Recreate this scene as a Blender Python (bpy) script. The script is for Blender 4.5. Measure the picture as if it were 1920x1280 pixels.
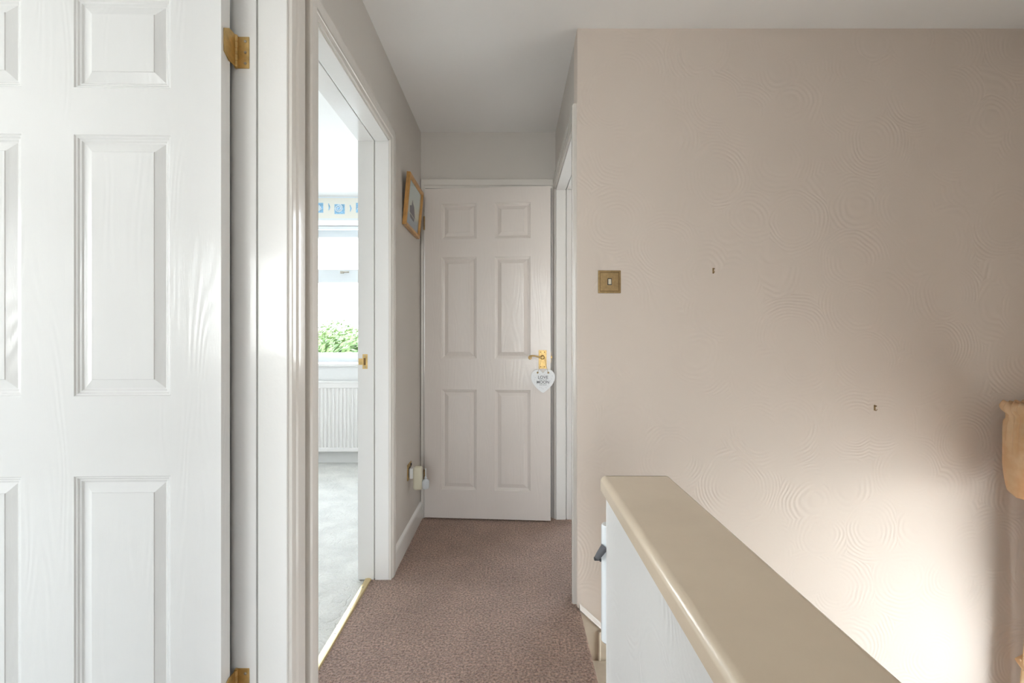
import bpy, bmesh, math, random
from mathutils import Vector, Matrix
random.seed(7)
C = bpy.context.scene
PI = math.pi
COL = C.collection
for o in list(bpy.data.objects): bpy.data.objects.remove(o)

# ------------------------------------------------------------------ camera
CAMZ = 1.09
cd = bpy.data.cameras.new('camera'); cam = bpy.data.objects.new('camera', cd); COL.objects.link(cam)
cam.location = (0, 0, CAMZ); cam.rotation_euler = (PI/2, 0, 0)
cd.sensor_width = 36; cd.lens = 16.0; cd.shift_y = -6/1920; cd.clip_start = 0.02
C.camera = cam

# ------------------------------------------------------------------ world: bright overcast sky
W = bpy.data.worlds.new('sky'); C.world = W; W.use_nodes = True
nt = W.node_tree; nt.nodes.clear()
out = nt.nodes.new('ShaderNodeOutputWorld'); bg = nt.nodes.new('ShaderNodeBackground')
geo = nt.nodes.new('ShaderNodeTexCoord'); sep = nt.nodes.new('ShaderNodeSeparateXYZ'); rmp = nt.nodes.new('ShaderNodeValToRGB')
nt.links.new(geo.outputs['Generated'], sep.inputs[0]); nt.links.new(sep.outputs[2], rmp.inputs[0])
rmp.color_ramp.elements[0].position = 0.0; rmp.color_ramp.elements[0].color = (1.0, 0.975, 0.945, 1)
rmp.color_ramp.elements[1].position = 0.5; rmp.color_ramp.elements[1].color = (0.78, 0.88, 1.03, 1)
nt.links.new(rmp.outputs[0], bg.inputs[0]); nt.links.new(bg.outputs[0], out.inputs[0])
mrx = nt.nodes.new('ShaderNodeMapRange'); mrx.inputs['From Min'].default_value = 0.2; mrx.inputs['From Max'].default_value = 0.8
mrx.inputs['To Min'].default_value = 12.6; mrx.inputs['To Max'].default_value = 11.4      # sky slightly duller on the stair window's side
nt.links.new(sep.outputs[0], mrx.inputs['Value']); nt.links.new(mrx.outputs[0], bg.inputs[1])
C.view_settings.view_transform = 'Standard'; C.view_settings.look = 'None'
C.view_settings.exposure = 0.0; C.view_settings.gamma = 1.0; C.view_settings.use_curve_mapping = False

def portal(name, loc, rot, sx, sy):
    l = bpy.data.lights.new(name, 'AREA'); l.shape = 'RECTANGLE'; l.size = sx; l.size_y = sy
    l.cycles.is_portal = True
    o = bpy.data.objects.new(name, l); COL.objects.link(o); o.location = loc; o.rotation_euler = rot
    return o
portal('sky_portal_stairs', (2.40, 1.00, -0.05), (0, PI/2, 0), 1.45, 1.5)       # faces -X
portal('sky_portal_bedroom', (-1.85, 4.42, 1.50), (-PI/2, 0, 0), 1.9, 1.3)   # faces -Y
portal('sky_portal_front', (-2.3, -2.82, 1.45), (PI/2, 0, 0), 1.3, 1.2)        # faces +Y

portal('sky_portal_back', (-.10, -2.72, 1.25), (PI/2, 0, 0), .9, 2.1)
portal('sky_portal_box_room', (1.25, 3.62, 1.45), (-PI/2, 0, 0), 1.0, 1.4)
portal('sky_portal_front_side', (-4.0, -.1, 1.5), (0, -PI/2, 0), 1.5, 1.5)
portal('sky_portal_side', (-4.0, 2.48, 1.5), (0, -PI/2, 0), 1.4, .9)

# ------------------------------------------------------------------ materials
def newmat(name):
    m = bpy.data.materials.new(name); m.use_nodes = True
    return m, m.node_tree, m.node_tree.nodes['Principled BSDF']
def N(t, kind, **kw):
    n = t.nodes.new(kind)
    for k, v in kw.items():
        if k.startswith('i_'):
            n.inputs[int(k[2:])].default_value = v
        else: setattr(n, k, v)
    return n
def simple(name, col, rough=0.5, metal=0.0, noise=0.0, nscale=40, bump=0.0, bscale=200, coat=0.0, **kw):
    m, t, b = newmat(name)
    b.inputs['Base Color'].default_value = (*col, 1); b.inputs['Roughness'].default_value = rough
    b.inputs['Metallic'].default_value = metal; b.inputs['Coat Weight'].default_value = coat
    b.inputs['Coat Roughness'].default_value = 0.08
    tc = N(t, 'ShaderNodeTexCoord')
    if noise:
        n = N(t, 'ShaderNodeTexNoise'); n.inputs['Scale'].default_value = nscale; n.inputs['Detail'].default_value = 5
        r = N(t, 'ShaderNodeValToRGB')
        r.color_ramp.elements[0].position = .3; r.color_ramp.elements[1].position = .7
        r.color_ramp.elements[0].color = (*[c*(1-noise) for c in col], 1); r.color_ramp.elements[1].color = (*[min(1, c*(1+noise)) for c in col], 1)
        t.links.new(tc.outputs['Object'], n.inputs['Vector']); t.links.new(n.outputs[0], r.inputs[0]); t.links.new(r.outputs[0], b.inputs['Base Color'])
    if bump:
        n = N(t, 'ShaderNodeTexNoise'); n.inputs['Scale'].default_value = bscale; n.inputs['Detail'].default_value = 3
        bp = N(t, 'ShaderNodeBump'); bp.inputs['Strength'].default_value = bump; bp.inputs['Distance'].default_value = .002
        t.links.new(tc.outputs['Object'], n.inputs['Vector']); t.links.new(n.outputs[0], bp.inputs['Height']); t.links.new(bp.outputs[0], b.inputs['Normal'])
    for k, v in kw.items(): b.inputs[k.replace('_', ' ')].default_value = v
    return m

def swirl_paint(name, col, strength=.24):
    """emulsion over fan-swirl textured wallpaper"""
    m, t, b = newmat(name)
    b.inputs['Base Color'].default_value = (*col, 1); b.inputs['Roughness'].default_value = .55
    tc = N(t, 'ShaderNodeTexCoord'); geo = N(t, 'ShaderNodeNewGeometry')
    nz = N(t, 'ShaderNodeTexNoise'); nz.inputs['Scale'].default_value = 5; nz.inputs['Detail'].default_value = 2
    mixv = N(t, 'ShaderNodeVectorMath', operation='MULTIPLY_ADD'); mixv.inputs[1].default_value = (.06, .06, .06)
    t.links.new(geo.outputs['Position'], nz.inputs['Vector']); t.links.new(nz.outputs['Color'], mixv.inputs[0]); t.links.new(geo.outputs['Position'], mixv.inputs[2])
    v = N(t, 'ShaderNodeTexVoronoi'); v.inputs['Scale'].default_value = 4.6
    t.links.new(mixv.outputs[0], v.inputs['Vector'])
    mu = N(t, 'ShaderNodeMath', operation='MULTIPLY'); mu.inputs[1].default_value = 100
    t.links.new(v.outputs['Distance'], mu.inputs[0])
    sn = N(t, 'ShaderNodeMath', operation='SINE'); t.links.new(mu.outputs[0], sn.inputs[0])
    # the combed arcs come and go
    n2 = N(t, 'ShaderNodeTexNoise'); n2.inputs['Scale'].default_value = 6; n2.inputs['Detail'].default_value = 3
    t.links.new(geo.outputs['Position'], n2.inputs['Vector'])
    mr = N(t, 'ShaderNodeMapRange'); mr.inputs['From Min'].default_value = .42; mr.inputs['From Max'].default_value = .68
    t.links.new(n2.outputs[0], mr.inputs['Value'])
    ml = N(t, 'ShaderNodeMath', operation='MULTIPLY'); t.links.new(sn.outputs[0], ml.inputs[0]); t.links.new(mr.outputs[0], ml.inputs[1])
    md = N(t, 'ShaderNodeMapRange'); md.inputs['From Min'].default_value = .24; md.inputs['From Max'].default_value = .42
    t.links.new(v.outputs['Distance'], md.inputs['Value'])
    m2 = N(t, 'ShaderNodeMath', operation='MULTIPLY'); t.links.new(ml.outputs[0], m2.inputs[0]); t.links.new(md.outputs[0], m2.inputs[1]); ml = m2
    n3 = N(t, 'ShaderNodeTexNoise'); n3.inputs['Scale'].default_value = 90; t.links.new(geo.outputs['Position'], n3.inputs['Vector'])
    ad = N(t, 'ShaderNodeMath', operation='MULTIPLY_ADD'); ad.inputs[1].default_value = .5
    t.links.new(n3.outputs[0], ad.inputs[0]); t.links.new(ml.outputs[0], ad.inputs[2])
    bp = N(t, 'ShaderNodeBump'); bp.inputs['Strength'].default_value = strength; bp.inputs['Distance'].default_value = .0022
    t.links.new(ad.outputs[0], bp.inputs['Height']); t.links.new(bp.outputs[0], b.inputs['Normal'])
    return m

def grain_gloss(name, col, rough=.2, strength=.3):
    """white gloss paint over embossed wood grain"""
    m, t, b = newmat(name)
    b.inputs['Base Color'].default_value = (*col, 1); b.inputs['Roughness'].default_value = rough
    b.inputs['Coat Weight'].default_value = .35; b.inputs['Coat Roughness'].default_value = .12
    tc = N(t, 'ShaderNodeTexCoord'); mp = N(t, 'ShaderNodeMapping'); mp.inputs['Scale'].default_value = (1, 1, .16)
    t.links.new(tc.outputs['Object'], mp.inputs['Vector'])
    nz = N(t, 'ShaderNodeTexNoise'); nz.inputs['Scale'].default_value = 9; nz.inputs['Detail'].default_value = 1.5
    t.links.new(mp.outputs[0], nz.inputs['Vector'])
    mu = N(t, 'ShaderNodeMath', operation='MULTIPLY'); mu.inputs[1].default_value = 95; t.links.new(nz.outputs[0], mu.inputs[0])
    sn = N(t, 'ShaderNodeMath', operation='SINE'); t.links.new(mu.outputs[0], sn.inputs[0])
    n2 = N(t, 'ShaderNodeTexNoise'); n2.inputs['Scale'].default_value = 300; n2.inputs['Detail'].default_value = 2
    mp2 = N(t, 'ShaderNodeMapping'); mp2.inputs['Scale'].default_value = (1, 1, .12); t.links.new(tc.outputs['Object'], mp2.inputs['Vector'])
    t.links.new(mp2.outputs[0], n2.inputs['Vector'])
    ml = N(t, 'ShaderNodeMath', operation='MULTIPLY'); t.links.new(sn.outputs[0], ml.inputs[0]); t.links.new(n2.outputs[0], ml.inputs[1])
    bp = N(t, 'ShaderNodeBump'); bp.inputs['Strength'].default_value = strength; bp.inputs['Distance'].default_value = .0006
    t.links.new(ml.outputs[0], bp.inputs['Height']); t.links.new(bp.outputs[0], b.inputs['Normal'])
    t.links.new(bp.outputs[0], b.inputs['Coat Normal'])
    return m

def carpet(name, c1, c2, scale=170, bump=1.0, dist=.006, pat=0):
    m, t, b = newmat(name); b.inputs['Roughness'].default_value = .95; b.inputs['Sheen Weight'].default_value = .25
    geo = N(t, 'ShaderNodeNewGeometry')
    n = N(t, 'ShaderNodeTexNoise'); n.inputs['Scale'].default_value = scale; n.inputs['Detail'].default_value = 6; n.inputs['Roughness'].default_value = .7
    t.links.new(geo.outputs['Position'], n.inputs['Vector'])
    r = N(t, 'ShaderNodeValToRGB'); r.color_ramp.elements[0].position = .36; r.color_ramp.elements[1].position = .64
    r.color_ramp.elements[0].color = (*c1, 1); r.color_ramp.elements[1].color = (*c2, 1)
    t.links.new(n.outputs[0], r.inputs[0])
    n2 = N(t, 'ShaderNodeTexNoise'); n2.inputs['Scale'].default_value = 7; n2.inputs['Detail'].default_value = 4
    t.links.new(geo.outputs['Position'], n2.inputs['Vector'])
    r2 = N(t, 'ShaderNodeValToRGB'); r2.color_ramp.elements[0].position = .35; r2.color_ramp.elements[1].position = .65
    r2.color_ramp.elements[0].color = (.86, .86, .86, 1); r2.color_ramp.elements[1].color = (1.0, 1.0, 1.0, 1)
    t.links.new(n2.outputs[0], r2.inputs[0])
    mx = N(t, 'ShaderNodeMix', data_type='RGBA', blend_type='MULTIPLY'); mx.inputs[0].default_value = 1
    t.links.new(r.outputs[0], mx.inputs[6]); t.links.new(r2.outputs[0], mx.inputs[7]); t.links.new(mx.outputs[2], b.inputs['Base Color'])
    bp = N(t, 'ShaderNodeBump'); bp.inputs['Strength'].default_value = bump; bp.inputs['Distance'].default_value = dist
    v = N(t, 'ShaderNodeTexVoronoi'); v.inputs['Scale'].default_value = scale*1.3; t.links.new(geo.outputs['Position'], v.inputs['Vector'])
    ad = N(t, 'ShaderNodeMath', operation='SUBTRACT'); t.links.new(n.outputs[0], ad.inputs[0]); t.links.new(v.outputs['Distance'], ad.inputs[1])
    last = ad
    if pat:                                                        # carved scrolls in the pile
        v2 = N(t, 'ShaderNodeTexNoise'); v2.inputs['Scale'].default_value = 5; v2.inputs['Detail'].default_value = 2; v2.inputs['Distortion'].default_value = 1.5
        t.links.new(geo.outputs['Position'], v2.inputs['Vector'])
        s1 = N(t, 'ShaderNodeMath', operation='MULTIPLY'); s1.inputs[1].default_value = 26; t.links.new(v2.outputs[0], s1.inputs[0])
        s2 = N(t, 'ShaderNodeMath', operation='SINE'); t.links.new(s1.outputs[0], s2.inputs[0])
        s3 = N(t, 'ShaderNodeMath', operation='POWER'); s3.inputs[1].default_value = 16
        s4 = N(t, 'ShaderNodeMath', operation='ABSOLUTE'); t.links.new(s2.outputs[0], s4.inputs[0]); t.links.new(s4.outputs[0], s3.inputs[0])
        ad2 = N(t, 'ShaderNodeMath', operation='MULTIPLY_ADD'); ad2.inputs[1].default_value = -pat
        t.links.new(s3.outputs[0], ad2.inputs[0]); t.links.new(ad.outputs[0], ad2.inputs[2]); last = ad2
    t.links.new(last.outputs[0], bp.inputs['Height']); t.links.new(bp.outputs[0], b.inputs['Normal'])
    return m

M = {}
M['wall'] = swirl_paint('swirl_wall_paint', (.775, .68, .60))
M['wall_white'] = swirl_paint('white_swirl_paint', (.82, .81, .79))
M['wall_plain'] = simple('plain_wall_paint', (.64, .60, .555), .6, bump=.15, bscale=120)
M['bedroom_wall'] = simple('bedroom_paint', (.9, .9, .89), .6, bump=.1)
M['ceiling'] = simple('ceiling_paint', (.91, .89, .87), .8, bump=.1, bscale=90)
M['gloss'] = simple('white_gloss', (.86, .845, .82), .22, coat=.4, bump=.25, bscale=60)
M['trim'] = simple('architrave_gloss', (.74, .70, .65), .25, coat=.4, bump=.25, bscale=60)
M['door'] = grain_gloss('door_gloss', (.82, .81, .795), .2, .26)
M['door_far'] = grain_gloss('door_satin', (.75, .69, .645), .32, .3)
M['cap'] = simple('cream_gloss_cap', (.85, .715, .545), .26, coat=.4, noise=.03, nscale=9, bump=.2, bscale=25)
M['carpet'] = carpet('brown_carpet', (.27, .152, .104), (.90, .625, .49), 120, 1.0, .012)
M['carpet_pale'] = carpet('pale_carpet', (.83, .80, .73), (.95, .93, .87), 150, .6, .004, 1.4)
M['stair_paint'] = simple('cream_stair_paint', (.84, .78, .66), .5, noise=.04, nscale=30)
M['skirt_old'] = simple('aged_cream_gloss', (.74, .66, .54), .35, noise=.06, nscale=25, coat=.2)
M['brass'] = simple('brass', (.60, .42, .18), .42, 1.0, noise=.18, nscale=60)
M['brass_old'] = simple('aged_brass', (.36, .25, .125), .45, 1.0, noise=.15, nscale=90)
M['brass_dark'] = simple('brass_recess', (.20, .12, .05), .5, .8)
M['screw'] = simple('screw_steel', (.45, .42, .36), .35, 1.0)
M['oak'] = simple('picture_frame_wood', (.52, .27, .075), .35, noise=.25, nscale=30, coat=.2)
M['dark'] = simple('dark_plastic', (.035, .035, .04), .4)
M['grey'] = simple('grey_strap', (.10, .10, .11), .5)
M['white_metal'] = simple('white_enamel', (.86, .90, .92), .25, coat=.4)
M['upvc'] = simple('white_upvc', (.74, .77, .79), .25)
M['cream_plastic'] = simple('cream_plastic', (.74, .70, .55), .4)
M['white_plastic'] = simple('white_plastic', (.84, .85, .86), .35)
M['heart'] = simple('heart_white', (.88, .90, .92), .45)
M['ink'] = simple('grey_ink', (.13, .14, .15), .7)
M['dot'] = simple('pale_grey_ink', (.42, .44, .50), .7)
M['twine'] = simple('jute_twine', (.45, .34, .18), .9, bump=.6, bscale=900)
M['radiator'] = simple('radiator_enamel', (.86, .83, .80), .3)
M['border'] = simple('border_paper', (.86, .84, .76), .7)
M['border_blue'] = simple('border_blue', (.30, .55, .78), .7, noise=.25, nscale=60)
M['border_shell'] = simple('border_shell', (.80, .87, .92), .7)
M['sage'] = simple('outside_patio', (.52, .50, .45), .9, noise=.1, nscale=.8)
M['paving'] = simple('outside_paving', (.60, .54, .46), .9, noise=.1, nscale=3)
M['bark'] = simple('bark', (.16, .11, .07), .9)

def fabric():
    m, t, b = newmat('cream_curtain_fabric')
    b.inputs['Roughness'].default_value = .85; b.inputs['Sheen Weight'].default_value = .2
    tc = N(t, 'ShaderNodeTexCoord'); n = N(t, 'ShaderNodeTexNoise'); n.inputs['Scale'].default_value = 25
    t.links.new(tc.outputs['Object'], n.inputs['Vector'])
    r = N(t, 'ShaderNodeValToRGB'); r.color_ramp.elements[0].color = (.70, .52, .30, 1); r.color_ramp.elements[1].color = (.82, .68, .45, 1)
    r.color_ramp.elements[0].position = .35; r.color_ramp.elements[1].position = .65
    t.links.new(n.outputs[0], r.inputs[0]); t.links.new(r.outputs[0], b.inputs['Base Color'])
    w = N(t, 'ShaderNodeTexNoise'); w.inputs['Scale'].default_value = 500; t.links.new(tc.outputs['Object'], w.inputs['Vector'])
    bp = N(t, 'ShaderNodeBump'); bp.inputs['Strength'].default_value = .3; bp.inputs['Distance'].default_value = .001
    t.links.new(w.outputs[0], bp.inputs['Height']); t.links.new(bp.outputs[0], b.inputs['Normal'])
    tr = N(t, 'ShaderNodeBsdfTranslucent'); tr.inputs[0].default_value = (.90, .55, .28, 1)
    mx = N(t, 'ShaderNodeMixShader'); mx.inputs[0].default_value = .42
    o = t.nodes['Material Output']
    t.links.new(b.outputs[0], mx.inputs[1]); t.links.new(tr.outputs[0], mx.inputs[2]); t.links.new(mx.outputs[0], o.inputs[0])
    return m
M['fabric'] = fabric()
def glass():
    m, t, b = newmat('window_glass')
    tr = N(t, 'ShaderNodeBsdfTransparent'); tr.inputs[0].default_value = (.95, .97, .97, 1)
    gl = N(t, 'ShaderNodeBsdfGlossy'); gl.inputs['Roughness'].default_value = .02
    fr = N(t, 'ShaderNodeFresnel'); fr.inputs[0].default_value = 1.35
    mx = N(t, 'ShaderNodeMixShader'); o = t.nodes['Material Output']
    g = N(t, 'ShaderNodeNewGeometry'); f1 = N(t, 'ShaderNodeMath', operation='SUBTRACT'); f1.inputs[0].default_value = 1; t.links.new(g.outputs['Backfacing'], f1.inputs[1])
    f2 = N(t, 'ShaderNodeMath', operation='MULTIPLY'); t.links.new(fr.outputs[0], f2.inputs[0]); t.links.new(f1.outputs[0], f2.inputs[1])   # the far side of a thin pane reflects nothing more
    t.links.new(f2.outputs[0], mx.inputs[0]); t.links.new(tr.outputs[0], mx.inputs[1]); t.links.new(gl.outputs[0], mx.inputs[2]); t.links.new(mx.outputs[0], o.inputs[0])
    t.nodes.remove(b)
    return m
M['glass'] = glass()
def vial():
    m, t, b = newmat('clear_vial_plastic')
    b.inputs['Base Color'].default_value = (.88, .92, .95, 1); b.inputs['Roughness'].default_value = .12; b.inputs['Transmission Weight'].default_value = .35
    b.inputs['IOR'].default_value = 1.3
    return m
M['vial'] = vial()
def leafm():
    m, t, b = newmat('leaf')
    oi = N(t, 'ShaderNodeNewGeometry'); n = N(t, 'ShaderNodeTexNoise'); n.inputs['Scale'].default_value = 1.2
    t.links.new(oi.outputs['Position'], n.inputs['Vector'])
    r = N(t, 'ShaderNodeValToRGB'); r.color_ramp.elements[0].color = (.065, .115, .03, 1); r.color_ramp.elements[1].color = (.13, .20, .055, 1)
    r.color_ramp.elements[0].position = .35; r.color_ramp.elements[1].position = .65
    t.links.new(n.outputs[0], r.inputs[0]); t.links.new(r.outputs[0], b.inputs['Base Color']); b.inputs['Roughness'].default_value = .6
    return m
M['leaf'] = leafm()
def painting():
    """soft seascape: pale sky over grey-blue water (paint, not light)"""
    m, t, b = newmat('watercolour_paper'); b.inputs['Roughness'].default_value = .8
    tc = N(t, 'ShaderNodeTexCoord'); sp = N(t, 'ShaderNodeSeparateXYZ'); t.links.new(tc.outputs['Object'], sp.inputs[0])
    n = N(t, 'ShaderNodeTexNoise'); n.inputs['Scale'].default_value = 18; t.links.new(tc.outputs['Object'], n.inputs['Vector'])
    ad = N(t, 'ShaderNodeMath', operation='MULTIPLY_ADD'); ad.inputs[1].default_value = .06; t.links.new(n.outputs[0], ad.inputs[0]); t.links.new(sp.outputs[2], ad.inputs[2])
    mr = N(t, 'ShaderNodeMapRange'); mr.inputs['From Min'].default_value = .03; mr.inputs['From Max'].default_value = .27; t.links.new(ad.outputs[0], mr.inputs['Value'])
    r = N(t, 'ShaderNodeValToRGB'); e = r.color_ramp.elements
    e[0].color = (.42, .46, .53, 1); e[1].color = (.84, .86, .84, 1)
    for p, c in ((.30, (.50, .53, .58)), (.36, (.70, .65, .56)), (.45, (.84, .76, .62)), (.7, (.78, .80, .76))):
        x = e.new(p); x.color = (*c, 1)
    t.links.new(mr.outputs[0], r.inputs[0]); t.links.new(r.outputs[0], b.inputs['Base Color'])
    return m
M['painting'] = painting()

# ------------------------------------------------------------------ mesh helpers
class MB:
    def __init__(s): s.bm = bmesh.new(); s.q = False
    def quad(s, *pts):
        s.q = True
        s.bm.faces.new([s.bm.verts.new(p) for p in pts]); return s
    def box(s, x0, x1, y0, y1, z0, z1, bev=0, seg=2, mat=None):
        b = bmesh.new(); bmesh.ops.create_cube(b, size=1)
        for v in b.verts:
            v.co = Vector(((x0+x1)/2+v.co.x*(x1-x0), (y0+y1)/2+v.co.y*(y1-y0), (z0+z1)/2+v.co.z*(z1-z0)))
        if bev: bmesh.ops.bevel(b, geom=b.edges[:], offset=bev, segments=seg, affect='EDGES', profile=.5)
        if mat is not None: b.transform(mat)
        s.merge(b); return s
    def merge(s, b):
        mp = {v: s.bm.verts.new(v.co) for v in b.verts}
        for f in b.faces:
            try: s.bm.faces.new([mp[v] for v in f.verts])
            except ValueError: pass
        b.free()
    def prism(s, pts, a, b_, fn):
        """pts: closed 2-D outline; fn(u, v, w) -> world; w runs a..b_"""
        A = [s.bm.verts.new(fn(u, v, a)) for u, v in pts]; B = [s.bm.verts.new(fn(u, v, b_)) for u, v in pts]
        s.bm.faces.new(A); s.bm.faces.new(B[::-1])
        n = len(pts)
        for i in range(n): s.bm.faces.new([A[i], B[i], B[(i+1) % n], A[(i+1) % n]])
        return s
    def tube(s, path, r, n=10, closed=False):
        path = [Vector(p) for p in path]; rings = []
        rad = r if isinstance(r, (list, tuple)) else [r]*len(path)
        up = None
        for i, p in enumerate(path):
            d = (path[min(i+1, len(path)-1)]-path[max(i-1, 0)]).normalized()
            if up is None: up = d.orthogonal().normalized()
            up = (up-d*up.dot(d)).normalized(); sd = d.cross(up)
            rings.append([s.bm.verts.new(p+(up*math.cos(2*PI*k/n)+sd*math.sin(2*PI*k/n))*rad[i]) for k in range(n)])
        for a, b in zip(rings, rings[1:]):
            for k in range(n): s.bm.faces.new([a[k], a[(k+1) % n], b[(k+1) % n], b[k]])
        s.bm.faces.new(rings[0][::-1]); s.bm.faces.new(rings[-1]); return s
    def cyl(s, a, b, r, n=16): return s.tube([a, b], r, n)
    def lathe(s, prof, org, axis='Z', n=24):
        rings = []
        for r, h in prof:
            ring = []
            for k in range(n):
                c, q = r*math.cos(2*PI*k/n), r*math.sin(2*PI*k/n)
                v = {'Z': (c, q, h), 'Y': (c, h, q), 'X': (h, c, q)}[axis]
                ring.append(s.bm.verts.new(Vector(org)+Vector(v)))
            rings.append(ring)
        for a, b in zip(rings, rings[1:]):
            for k in range(n): s.bm.faces.new([a[k], a[(k+1) % n], b[(k+1) % n], b[k]])
        s.bm.faces.new(rings[0][::-1]); s.bm.faces.new(rings[-1]); return s
    def sheet(s, grid):
        V = [[s.bm.verts.new(p) for p in row] for row in grid]
        for a, b in zip(V, V[1:]):
            for i in range(len(a)-1): s.bm.faces.new([a[i], a[i+1], b[i+1], b[i]])
        return s
    def build(s, name, mat, parent=None, smooth=None, matrix=None):
        if s.q: bmesh.ops.remove_doubles(s.bm, verts=s.bm.verts, dist=1e-6)
        bmesh.ops.recalc_face_normals(s.bm, faces=s.bm.faces)
        if matrix is not None: s.bm.transform(matrix)
        me = bpy.data.meshes.new(name); s.bm.to_mesh(me); s.bm.free()
        o = bpy.data.objects.new(name, me); COL.objects.link(o)
        for m in (mat if isinstance(mat, (list, tuple)) else [mat]): me.materials.append(m)
        if parent: o.parent = parent
        if smooth is not None:
            for p in me.polygons: p.use_smooth = True
            me.set_sharp_from_angle(angle=math.radians(smooth))
            if smooth <= 40:
                wn = o.modifiers.new('weighted_normals', 'WEIGHTED_NORMAL'); wn.keep_sharp = True
        return o
def tag(o, label=None, cat=None, group=None, kind=None):
    if label: o['label'] = label
    if cat: o['category'] = cat
    if group: o['group'] = group
    if kind: o['kind'] = kind
    return o
def empty(name, loc=(0, 0, 0), rz=0):
    o = bpy.data.objects.new(name, None); COL.objects.link(o); o.empty_display_size = .05
    o.location = loc; o.rotation_euler = (0, 0, rz); return o
def struct(o, label=None, cat=None):
    o['kind'] = 'structure'
    if label: o['label'] = label
    if cat: o['category'] = cat
    return o
def slab(mb, u0, u1, z0, z1, holes, t0, t1, fn):
    """wall slab with rectangular holes; fn(u, t, z) -> world"""
    us = sorted({u0, u1, *[h[0] for h in holes], *[h[1] for h in holes]}); zs = sorted({z0, z1, *[h[2] for h in holes], *[h[3] for h in holes]})
    us = [u for u in us if u0 <= u <= u1]; zs = [z for z in zs if z0 <= z <= z1]
    def solid(i, j):
        if i < 0 or j < 0 or i >= len(us)-1 or j >= len(zs)-1: return False
        uc, zc = (us[i]+us[i+1])/2, (zs[j]+zs[j+1])/2
        return not any(h[0] < uc < h[1] and h[2] < zc < h[3] for h in holes)
    for i in range(len(us)-1):
        for j in range(len(zs)-1):
            if not solid(i, j): continue
            a, b, c, d = us[i], us[i+1], zs[j], zs[j+1]
            mb.quad(fn(a, t0, c), fn(b, t0, c), fn(b, t0, d), fn(a, t0, d)); mb.quad(fn(a, t1, c), fn(b, t1, c), fn(b, t1, d), fn(a, t1, d))
            if not solid(i-1, j): mb.quad(fn(a, t0, c), fn(a, t1, c), fn(a, t1, d), fn(a, t0, d))
            if not solid(i+1, j): mb.quad(fn(b, t0, c), fn(b, t1, c), fn(b, t1, d), fn(b, t0, d))
            if not solid(i, j-1): mb.quad(fn(a, t0, c), fn(b, t0, c), fn(b, t1, c), fn(a, t1, c))
            if not solid(i, j+1): mb.quad(fn(a, t0, d), fn(b, t0, d), fn(b, t1, d), fn(a, t1, d))
    return mb
XW = lambda u, t, z: (t, u, z)       # wall lying in a YZ plane
YW = lambda u, t, z: (u, t, z)       # wall lying in an XZ plane

# ------------------------------------------------------------------ dimensions
CEIL = 2.345
XL, XLB = -.556, -.696               # left wall, hall face and bedroom face
XR = .265                            # right wall face beyond the stairs
YS = 1.845                           # stair wall facing the camera
YE = 2.775                           # end wall
XWIN = 2.095                         # stair window wall
YB = -2.48                           # back wall behind the camera

# ------------------------------------------------------------------ shell
mb = MB(); slab(mb, YB, YE, 0, CEIL, [(.335, 1.150, -.1, 2.012), (1.250, 2.083, -.1, 2.012)], XL, XLB, XW)
struct(mb.build('wall_left', M['wall_plain']))
mb = MB(); slab(mb, XLB, XR+.14, 0, CEIL, [(-.548, .256, -.1, 2.015)], YE, YE+.12, YW)
struct(mb.build('wall_end', M['wall_plain']))
mb = MB(); slab(mb, YS+.10, YE, 0, CEIL, [(1.93, 2.765, -.1, 2.012)], XR, XR+.14, XW)
struct(mb.build('wall_right', M['wall_plain']))
mb = MB(); slab(mb, XR, XWIN+.27, -2.6, CEIL, [], YS, YS+.10, YW)
# the short return of the same wall that turns towards the end door, above the landing
struct(mb.build('wall_stairs', M['wall']))
mb = MB(); slab(mb, YB, YS, -2.6, CEIL, [(.35, 1.62, -.75, .62)], XWIN, XWIN+.27, XW)
struct(mb.build('wall_window_side', M['wall']))
mb = MB(); slab(mb, XLB, XWIN+.27, -2.6, CEIL, [(-.52, .32, .25, 2.2)], YB, YB-.12, YW)
struct(mb.build('wall_back', M['wall_plain']))
mb = MB(); mb.box(XLB, XWIN+.27, YB-.12, YE+.12, CEIL, CEIL+.1); struct(mb.build('ceiling', M['ceiling']))
# landing floor with rounded carpeted nosing over the stairs
mb = MB()
pts = [(XL-.085, -.02), (XL-.085, 0)] + [(.262+.014*math.sin(a), -.014+.014*math.cos(a)) for a in [i*PI/8 for i in range(9)]]
pts += [(.262, -.028), (.255, -.035), (.255, -.2), (XL-.085, -.2)]
pts = [p for i, p in enumerate(pts) if i == 0 or p != pts[i-1]]
mb.prism(pts, YB, YS, lambda u, v, w: (u, w, v)); struct(mb.build('floor', M['carpet'], smooth=50))
mb = MB(); mb.box(XL-.085, XR, YS, YE+.12, -.2, 0); mb.box(XR, XR+.14, YS+.10, YE+.12, -.2, 0); struct(mb.build('floor', M['carpet']))
# bedrooms
mb = MB(); mb.box(-3.7, XL-.085, -2.75, 4.5, -.2, -.004); struct(mb.build('floor_bedroom', M['carpet_pale']))
mb = MB(); mb.box(-3.7, XLB, -2.75, 4.05, CEIL, CEIL+.1); struct(mb.build('ceiling_bedroom', M['bedroom_wall']))
mb = MB(); slab(mb, -2.75, 4.5, 0, CEIL+.1, [(2.1, 2.85, .85, 2.15), (-.8, .6, .80, 2.0)], -3.7, -3.85, XW); struct(mb.build('wall_bedroom_outer', M['bedroom_wall']))
mb = MB(); slab(mb, -3.7, XLB, 0, CEIL, [], 1.158, 1.245, YW); struct(mb.build('wall_bedroom_partition', M['bedroom_wall']))
mb = MB(); slab(mb, -3.7, XLB, -.2, CEIL+.1, [(-2.75, -.90, .842, 2.128)], 4.02, 4.45, YW); struct(mb.build('wall_bedroom_window', M['bedroom_wall']))
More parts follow.
